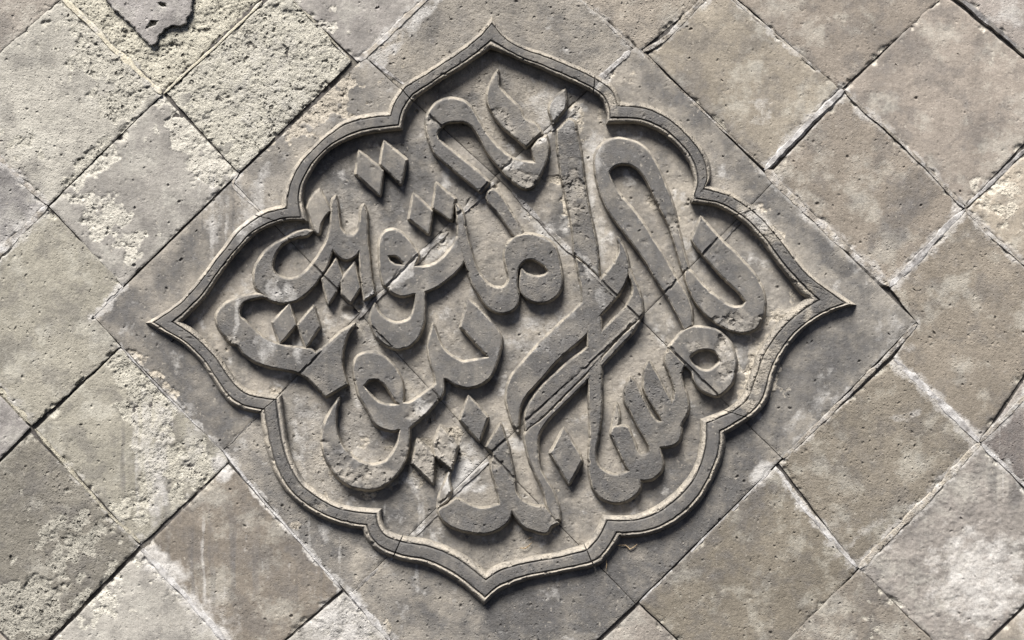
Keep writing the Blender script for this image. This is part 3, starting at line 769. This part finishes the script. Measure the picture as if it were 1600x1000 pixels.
    for P, I in zip(LP, inset):
        k = len(P); topi = np.array([omap[st + a] for a in range(k)]); st += k
        N_ = normals(P)
        hh = h[topi]
        rings = [(0.0, hh - cham * .9, .25), (flare * .45, hh * .5 + base * .5, soot_side), (flare, np.full(k, base), soot_side)]
        prev = topi
        for offv, hz, sv in rings:
            nx = P + N_ * (offv + (0.5 * fbm(P[:, 0], P[:, 1], 7, 2, seed + 71) if offv else 0))[..., None] if offv else P
            VV.append(to_world(nx[:, 0], nx[:, 1], hz))
            nv = .5 * fbm(P[:, 0], P[:, 1], 20, 3, seed + 81)
            AA.append(np.stack([np.full(k, .54) + nv, np.full(k, .08), np.full(k, sv + .12) - nv, np.ones(k)], 1))  # paler sides: fresh brick, with some lit-rim brightness put into the colour
            cur = nb + np.arange(k); nb += k
            quads.append(np.stack([prev, cur, np.roll(cur, -1), np.roll(prev, -1)], 1))
            prev = cur
    V = np.concatenate(VV); A = np.concatenate(AA); Q = np.concatenate(quads)
    if len(F):
        if np.cross(V[F[0, 1]] - V[F[0, 0]], V[F[0, 2]] - V[F[0, 0]])[1] > 0: faces_t = F[:, ::-1]
    # loops run with positive area in (x, y-down): sides face outwards like this
    me, c = make_mesh(name, V, Q[:, ::-1] if SIDE_FLIP else Q, faces_t, A, mat, 38)
    TRI[0] += len(F) + 2 * len(Q)
    return link(name, me, c, parent, color)
SIDE_FLIP = False

crust_tile = [o for o in wall.children if o.name.startswith('tile') and o.get('label', '').startswith('brick whose')][0]
slab('crust', crust_tile, [[(150,-40,1),(166,0),(186,22,1),(202,36),(211,46),(222,58),(236,72,1),(244,68),(250,54,1),(258,46),(268,40),(280,42),(291,38,1),(293,28),(301,18,1),(300,4),(304,-14,1),(310,-70,1)],
     [(247,4,1),(258,6),(261,12,1),(252,10)], [(229,44,1),(236,34),(248,32,1),(243,39)]], 3.2, 41, (.235,.22,.21), M_TILE, base=-10, damage=False, soot=.1, soot_side=.0, wearT=.14, flare=-1.0, groove=False, jag=2.2, chipk=1.6, rough=2.0)

# ------------------------------------------------------------------ frame of the panel: one piece per brick
FH = 19
us = np.array([-.06, -.03, 0.0, .02, .05, .085, .12, .15, .18, .205, .225, .26, .34, .42, .50, .58, .66, .705, .725, .75, .79, .83, .87, .91, .945, .975, 1.0, 1.03])
hs = 0.88 * np.array([-12, 2., 9., 13.0, 16.6, 19.2, 20.6, 20.4, 19.0, 16.8, 19.6, 22.0, 22.2, 22.2, 22.2, 22.2, 22.0, 20.0, 16.6, 19.0, 20.6, 20.4, 19.2, 17.2, 14.2, 10.2, 5.0, -14])
bead = [(0, 10), (9, 19), (18, 28)]            # outer bead, band, inner bead
nF = len(FO)
def panel_cell(x, y):
    for (j, i) in PC:
        P = np.array([PG[j][i], PG[j][i + 1], PG[j + 1][i + 1], PG[j + 1][i]], float)
        if inside(P, np.array([x]), np.array([y]))[0]: return (j, i)
    return None
cells = [panel_cell(*FMID[k]) for k in range(nF)]
# start at a change of brick
k0 = next(k for k in range(nF) if cells[k] != cells[k - 1])
order = [(k0 + k) % nF for k in range(nF)]
runs = []; cur = [order[0]]
for k in order[1:]:
    if cells[k] == cells[cur[-1]]: cur.append(k)
    else: runs.append(cur); cur = [k]
runs.append(cur)
runs = [r for r in runs if len(r) > 6]
for ri, r in enumerate(runs):
    O = FO[r]; I = FI[r]
    # trim so that a seam stays open between pieces
    W_ = np.hypot(*(I - O).T)[:, None]
    uw = us[None, :]
    X = O[:, None, :] + (I - O)[:, None, :] * uw[..., None]
    x, y = X[..., 0].copy(), X[..., 1].copy()
    x += .9 * fbm(x, y, 22, 4, 811, .6); y += .9 * fbm(x, y, 22, 4, 812, .6)
    seed = 820 + ri * 3
    wv = blobs(x, y, CARVE_WEAR, 3) + .03
    rl, w = relief(x, y, seed, wv, .7)
    front = (hs > 14)[None, :]
    edge_n = fbm(x, y, 12, 3, seed + 5, .6)
    h = hs[None, :] + np.where(front, rl * .75, rl * .3) + piece_step(x, y) * .8 + .8 * fbm(x, y, 70, 2, 815)
    # chipped beads
    beadmask = (((us < .2) | (us > .78)) & (hs > 10.5))[None, :]
    h = h - beadmask * sstep(.25, .6, edge_n) * 3.2
    sd = seam_dist(x, y)
    h = h - 0 * sd
    rngf = random.Random(seed)
    for _ in range(len(r) // 14):
        kk = rngf.randrange(len(r)); uu = rngf.uniform(.28, .7)
        crater(h, x, y, O[kk, 0] + (I[kk, 0] - O[kk, 0]) * uu, O[kk, 1] + (I[kk, 1] - O[kk, 1]) * uu, rngf.choice([2, 2.5, 3.2]), 1.6, rngf)
    li = np.clip(blobs(x, y, LIME, 21), 0, 1)
    stv = fbm(x, y * .045, 26, 3, 77)
    band = ((us > .2) & (us < .77))[None, :]
    so_ = np.where(band, .80, .22) - .45 * w - .2 * sstep(.2, .9, stv) + .2 * fbm(x, y, 40, 3, 5)
    A = np.stack([np.maximum(w * .45, np.where(band, 0, .48) + .35 * fbm(x, y, 24, 3, 833)), li, np.clip(so_, 0, 1), np.ones_like(w)], -1)  # beads paler than the band, partly to put their lit cream into the colour
    ends = [0, len(r) - 1]
    seg = None
    for bi, (nm, (a, b)) in enumerate(zip(('frame_segment', 'bead', 'bead'), (bead[1], bead[0], bead[2]))):
        xs, ys, hh, aa = x[:, a:b], y[:, a:b], h[:, a:b], A[:, a:b]
        kk = b - a
        V = to_world(xs, ys, hh).reshape(-1, 3)
        idx = np.arange(len(r) * kk).reshape(len(r), kk)
        q = np.stack([idx[:-1, :-1], idx[1:, :-1], idx[1:, 1:], idx[:-1, 1:]], -1).reshape(-1, 4)
        # end caps down into the brick
        caps = []
        AAc = [aa.reshape(-1, 4)]
        for e, flip in ((0, False), (len(r) - 1, True)):
            bse = len(V)
            V = np.concatenate([V, to_world(xs[e], ys[e], np.full(kk, -10.0))]); AAc.append(np.tile(np.array([.1, 0, .5, 1.]), (kk, 1)))
            t_ = idx[e]; lo = bse + np.arange(kk)
            cq = np.stack([t_[:-1], t_[1:], lo[1:], lo[:-1]], -1)
            caps.append(cq[:, ::-1] if flip else cq)
        if np.cross(V[q[0, 1]] - V[q[0, 0]], V[q[0, 3]] - V[q[0, 0]])[1] > 0: q = q[:, ::-1]
        me, c = make_mesh(nm, V, np.concatenate([q] + caps), None, np.concatenate(AAc), M_CARVE, 45)
        o = link(nm, me, c, panel if bi == 0 else seg, (.225, .205, .175))
        if bi == 0: seg = o
        TRI[0] += 2 * len(q)

# ------------------------------------------------------------------ letters (traced outlines, mm on the wall)
c = 1
LET = []
def letter(h, *loops, **k): LET.append((h, loops, k))
letter(19, [(752,302,c),(730,283),(710,267),(692,252),(678,238),(670,218),(666,200),(666,186),(672,172),(684,160),(700,154),(718,156),(732,164),(742,178),(752,196),(764,214),(778,230),(792,242),(808,251),(836,254,c),(831,232,c),(842,217),(854,213,c),(857,230),(854,250),(844,274),(832,292),(820,295),(806,287),(790,273),(772,252),(760,236),(752,220),(744,206),(736,196),(724,191),(712,190),(696,193),(688,200),(683,209),(688,220),(704,234),(726,252),(746,268),(764,285,c)])
letter(10, [(762,300),(770,296),(782,306),(797,330),(813,356),(822,372,c),(806,374,c),(790,350),(775,330),(760,312)])
letter(18, [(778,110,c),(768,128),(762,144),(762,160),(768,174),(778,190),(792,204),(808,218),(822,231,c),(847,209,c),(836,194),(820,186),(812,170),(800,158),(788,146),(780,135),(779,122)], soot=.62)
letter(13, [(883,140,c),(885,158),(883,170,c),(864,195,c),(862,186),(858,174),(860,162),(870,150)])
letter(14.5, [(888,186,c),(897,190),(902,212),(908,240),(914,290),(921,330),(928,360),(934,400),(936,432,c),(915,412),(897,398,c),(896,376),(893,350),(885,310),(878,280),(874,252),(871,224),(871,204,c)])
letter(15, [(965,371,c),(975,388),(981,408),(982,426),(975,446),(964,463),(950,480),(937,494),(915,524),(892,544),(868,566),(844,594),(824,616),(814,634),(811,655),(810,677,c),(802,664),(796,648),(791,626),(793,604),(802,584),(820,562),(840,540),(868,512),(892,490),(910,473,c),(910,455),(905,430),(900,403,c),(918,416),(940,436,c),(956,416),(966,398),(968,386)])
letter(15.8, [(983,432,c),(982,418,c),(992,440),(1000,460),(1004,480),(1002,494),(990,506),(962,534),(938,560),(912,588),(890,610),(870,630),(846,654),(822,672,c),(820,652),(824,636),(834,620),(848,602),(868,584),(892,562),(914,546),(943,515),(978,480,c),(986,464),(989,452),(987,440)])
letter(14.5, [(1000,499,c),(988,520),(966,544),(941,571),(918,594),(898,614),(874,638),(858,654),(846,671),(841,684),(841,708),(844,732),(852,748),(862,764),(868,778),(874,796),(875,812,c),(866,812),(854,790,c),(851,775),(846,760),(836,740),(828,720),(822,698),(820,680),(826,670),(846,656),(870,632),(890,612),(912,590),(938,562),(962,536),(985,512)])
letter(15.4, [(919,487,c),(938,487,c),(940,514),(940,540),(940,574),(940,600),(940,640),(936,676),(932,696),(931,712),(934,726),(944,736),(956,741),(968,742),(983,736,c),(978,728),(970,712),(960,690),(954,677,c),(958,669),(965,666),(980,667),(984,674),(992,694),(998,708),(1004,711),(1014,707),(1014,698),(1008,686),(996,666),(986,645),(977,630),(976,615),(980,600),(985,589,c),(996,605),(1008,630),(1020,652),(1028,659),(1034,658),(1030,650),(1016,628),(1006,608),(1006,596),(1008,576),(1014,564,c),(1028,588),(1040,612),(1050,630,c),(1054,612),(1048,590),(1040,568),(1040,554),(1046,546,c),(1070,570,c),(1065,584),(1068,604),(1074,620),(1076,636),(1073,648),(1065,661,c),(1064,680),(1058,692),(1044,698),(1031,699,c),(1034,712),(1036,728),(1032,738),(1020,748),(1008,751),(1001,750,c),(1000,764),(990,776),(976,784),(960,786),(940,779),(928,765),(922,746),(920,712),(922,680),(921,640),(920,600),(919,560),(918,530),(918,510)])
letter(17.4, [(1045,542,c),(1056,530),(1066,518),(1080,511),(1096,511),(1116,514),(1130,522),(1140,533),(1145,545),(1150,564),(1148,584),(1143,600),(1132,612),(1120,619),(1108,616),(1094,608),(1084,594),(1080,581),(1069,571)],
       [(1078,558),(1088,549),(1100,546),(1114,548),(1122,556),(1123,566),(1114,576),(1104,580),(1092,576),(1082,568)])
letter(16, [(1070,516,c),(1058,492),(1046,470),(1038,456),(1022,432),(1008,408),(988,380),(968,354),(948,326),(940,308),(934,288),(930,268),(929,250),(934,234),(946,222),(964,216),(984,219),(1004,228),(1018,244),(1030,266),(1040,290),(1048,310),(1055,334),(1061,362),(1068,392),(1076,420,c),(1067,424,c),(1058,394),(1050,368),(1042,346),(1029,322),(1019,300),(1010,282),(1000,268),(988,259),(972,256),(960,260),(952,269),(954,279),(960,292),(970,306),(988,327),(1004,348),(1020,374),(1038,402),(1058,438),(1072,461),(1080,482),(1082,508,c)])
letter(17, [(1095,339,c),(1108,354),(1120,368),(1134,382),(1148,395),(1164,412),(1178,428),(1188,444),(1194,462),(1195,478),(1190,499),(1180,514),(1160,520),(1140,516),(1118,504),(1100,489),(1084,468),(1074,446),(1070,430),(1073,419,c),(1081,426),(1090,437),(1102,449),(1118,463),(1134,475),(1148,480),(1160,478),(1165,471,c),(1156,459),(1144,447),(1130,434),(1112,414),(1100,400),(1086,384),(1081,375,c)])
letter(18.5, [(712,318,c),(722,330),(727,350),(730,370),(736,390),(742,412),(752,432),(766,446),(780,450),(790,446),(795,436),(792,420),(788,400),(792,383),(804,371),(820,366),(840,368),(858,376),(868,388),(874,408),(878,430),(877,448),(870,462),(856,471),(840,473),(824,467),(814,456),(812,438),(815,420,c),(824,428),(836,432),(850,430),(857,424,c),(848,414),(834,406),(822,406),(813,414),(809,425),(808,445),(811,466),(804,482),(790,489),(776,488),(760,478),(748,460),(738,444),(730,420),(722,398),(716,376),(715,350)])
letter(17.6, [(600,446),(595,425),(593,400),(593,380),(598,366),(610,359),(624,362),(636,372),(646,386),(655,398,c),(648,416,c),(662,417),(678,413),(692,403),(704,389),(714,372),(718,360,c),(727,372),(730,395),(726,408),(714,424),(700,436),(680,450),(664,456,c),(664,480),(663,500),(658,518),(650,532),(638,542),(624,546),(606,541),(590,528),(581,510),(579,492),(586,474,c),(592,488),(602,498),(616,504),(630,503),(640,498),(646,486),(649,470),(649,459,c),(628,463),(614,458),(606,450)],
       [(606,400,c),(618,400),(626,406),(631,414,c),(620,414),(610,408)])
letter(17, [(488,361,c),(478,359),(460,364),(447,372),(432,380),(416,392),(404,408),(398,422),(397,440),(402,452),(412,462),(424,470),(440,474),(456,472),(472,464),(488,450),(500,434),(512,416),(520,390,c),(526,398),(538,406),(548,405),(558,398),(561,392,c),(563,420),(566,450),(569,469,c),(586,460,c),(580,428),(578,404),(575,380),(574,352),(573,332),(569,319,c),(564,326),(563,344),(559,360),(550,368),(540,366),(533,356),(530,340),(528,320),(525,306,c),(520,312),(518,328),(517,350),(512,372),(502,392),(490,410),(478,424),(464,434),(448,436),(434,430),(427,422),(426,412),(430,398),(438,386),(450,376),(464,371),(480,368)])
letter(9, [(500,295,c),(490,303),(480,324),(484,340),(490,358),(498,366),(502,350),(510,336),(517,330,c),(508,312)], soot=.4)
letter(19, [(418,464,c),(406,459),(380,463),(360,470),(346,480),(338,494),(340,508),(350,524),(360,535),(372,541),(380,552),(396,564),(416,572),(440,577),(464,582),(480,591),(494,604),(509,620,c),(543,600,c),(536,577),(535,556),(542,526),(554,506,c),(532,520),(512,538),(494,551,c),(486,546),(476,544),(456,542),(436,538),(416,530),(400,518),(386,504),(376,494),(375,482),(382,472),(400,466)])
letter(17.8, [(553,570),(558,558),(568,552),(582,551),(598,556),(610,566),(622,582),(629,600),(630,629,c),(640,629),(652,622),(666,612),(680,602,c),(689,620,c),(672,640),(656,655),(640,669,c),(639,690),(636,712),(628,730),(616,746),(598,760),(580,765),(564,764),(544,758),(528,746),(518,732),(508,712),(503,692),(504,676),(510,656),(518,640),(530,621,c),(526,640),(525,664),(530,686),(538,702),(551,714),(564,722),(580,726),(592,725),(604,720),(612,710),(620,696),(623,684),(624,673,c),(610,673),(596,669),(584,660),(576,644),(568,630),(561,618),(557,602),(553,585)],
       [(568,603,c),(578,594),(588,593),(600,600),(610,614),(618,627),(624,632,c),(608,633),(592,629),(580,618)])
letter(19.2, [(677,506,c),(682,520),(688,536),(696,548),(708,558),(724,565),(740,563),(763,558,c),(750,544),(734,526),(720,511,c),(726,486),(731,467,c),(748,482),(768,504),(780,520),(784,534),(779,556),(772,578),(764,592),(748,602),(730,606),(712,601),(698,593),(694,592,c),(693,612),(688,624,c),(676,606,c),(681,597),(674,570),(669,550),(670,532)])
letter(18.6, [(782,662,c),(788,678),(794,698),(798,716),(803,740),(804,752),(806,768),(812,778),(822,786),(836,791),(850,791,c),(862,804),(873,817,c),(862,822,c),(854,833),(836,830),(820,824),(808,812),(800,798,c),(796,812),(786,822),(770,831),(752,834),(730,831),(712,826),(698,818),(687,806),(685,796,c),(700,788),(712,779,c),(724,784),(738,791),(752,794),(768,792),(781,787,c),(778,770),(772,748),(766,726),(771,711),(760,698,c)])
letter(9, [(702,736,c),(694,756),(686,776),(684,794,c),(700,782),(705,768),(702,752)], soot=.5)
letter(4, [(964,630,c),(968,650),(966,664),(954,677,c),(959,652)], soot=.2)  # not a letter: a broken piece's lit edge, put into shape and pale colour
for i, (h, loops, k) in enumerate(LET):
    slab('letter', panel, list(loops), h * 0.92, 1200 + i * 17, (.225, .205, .175), M_CARVE, soot=k.pop('soot', .78), **k)
DOT = [[(525,404),(536,433),(526,456),(513,476),(502,436)], [(554,409),(563,450),(548,474),(534,460),(532,438)], [(561,236),(599,267),(594,306),(556,272)], [(600,220),(635,250),(627,288),(594,257)],
       [(646,303),(676,330),(670,366),(639,342)], [(682,286),(711,311),(706,346),(676,325)], [(452,473),(463,508),(437,538),(426,504)], [(490,478),(500,510),(478,544),(465,508)],
       [(732,618),(762,652),(749,690),(719,656)], [(652,686),(679,711),(677,756),(644,724)], [(688,665),(715,696),(706,734),(680,713),(678,692)], [(881,669),(910,718),(889,757),(860,708)]]
for i, d in enumerate(DOT):
    slab('dot', panel, [[(x, y, 1) for x, y in d]], 14.5 + 1.3 * math.sin(i * 1.9), 1700 + i * 11, (.225, .205, .175), M_CARVE, soot=.75 if i not in (9, 10) else .05, wearT=.04 if i not in (9, 10) else .5, rough=.9)

# ------------------------------------------------------------------ straw caught on the wall
def straw(label, pts, r=1.1, h=4.0):
    P = np.array([(p[0], p[1], p[2]) for p in pts], float)
    n = len(P); k = 6
    V = []
    for i in range(n):
        t = P[min(i + 1, n - 1)] - P[max(i - 1, 0)]; t /= np.linalg.norm(t)
        a = np.cross(t, (0, 0, 1.0)); a /= np.linalg.norm(a); b = np.cross(t, a)
        rr = r * (1 - .6 * abs(2 * i / (n - 1) - 1) ** 3)
        for s in range(k):
            q_ = P[i] + rr * (math.cos(s * 2 * math.pi / k) * a + math.sin(s * 2 * math.pi / k) * b)
            V.append(q_)
    V = np.array(V)
    VW = to_world(V[:, 0], V[:, 1], V[:, 2])
    Q = [(i * k + s, (i + 1) * k + s, (i + 1) * k + (s + 1) % k, i * k + (s + 1) % k) for i in range(n - 1) for s in range(k)]
    capt = [(0, s + 1, s) for s in range(1, k - 1)] + [((n - 1) * k, (n - 1) * k + s, (n - 1) * k + s + 1) for s in range(1, k - 1)]
    me, cc = make_mesh('dry_straw', VW, Q, capt, np.tile(np.array([.5, .1, 0, 1.]), (len(VW), 1)), M_STRAW)
    o = link('dry_straw', me, cc, None, (.30,.22,.13))
    o['label'] = label; o['category'] = 'straw'; o['group'] = 'bits of straw caught on the carving'
    return o
straw('bent bit of dry straw on the recessed ground below the lowest letter', [(812, 856, -2.5), (820, 857, -1.5), (825, 854, -1), (831, 848, -2.5)])
straw('crooked pale straw under the lobed frame where it steps out at lower right', [(966, 852, 4), (978, 852, 3), (984, 858, 3.5), (990, 855, 4), (996, 850, 3)])
straw('small straw bit hanging below the frame beside the lower right seam', [(947, 874, 5), (948, 882, 4), (947, 890, 3)], .8)
straw('tiny straw lying just under the arrow shaped foot of the lowest letter', [(826, 842, -3.5), (829, 840, -3), (833, 839, -3.5)], .8)
print('triangles', TRI[0], 'extra tiles', cnt, 'frame runs', len(runs))
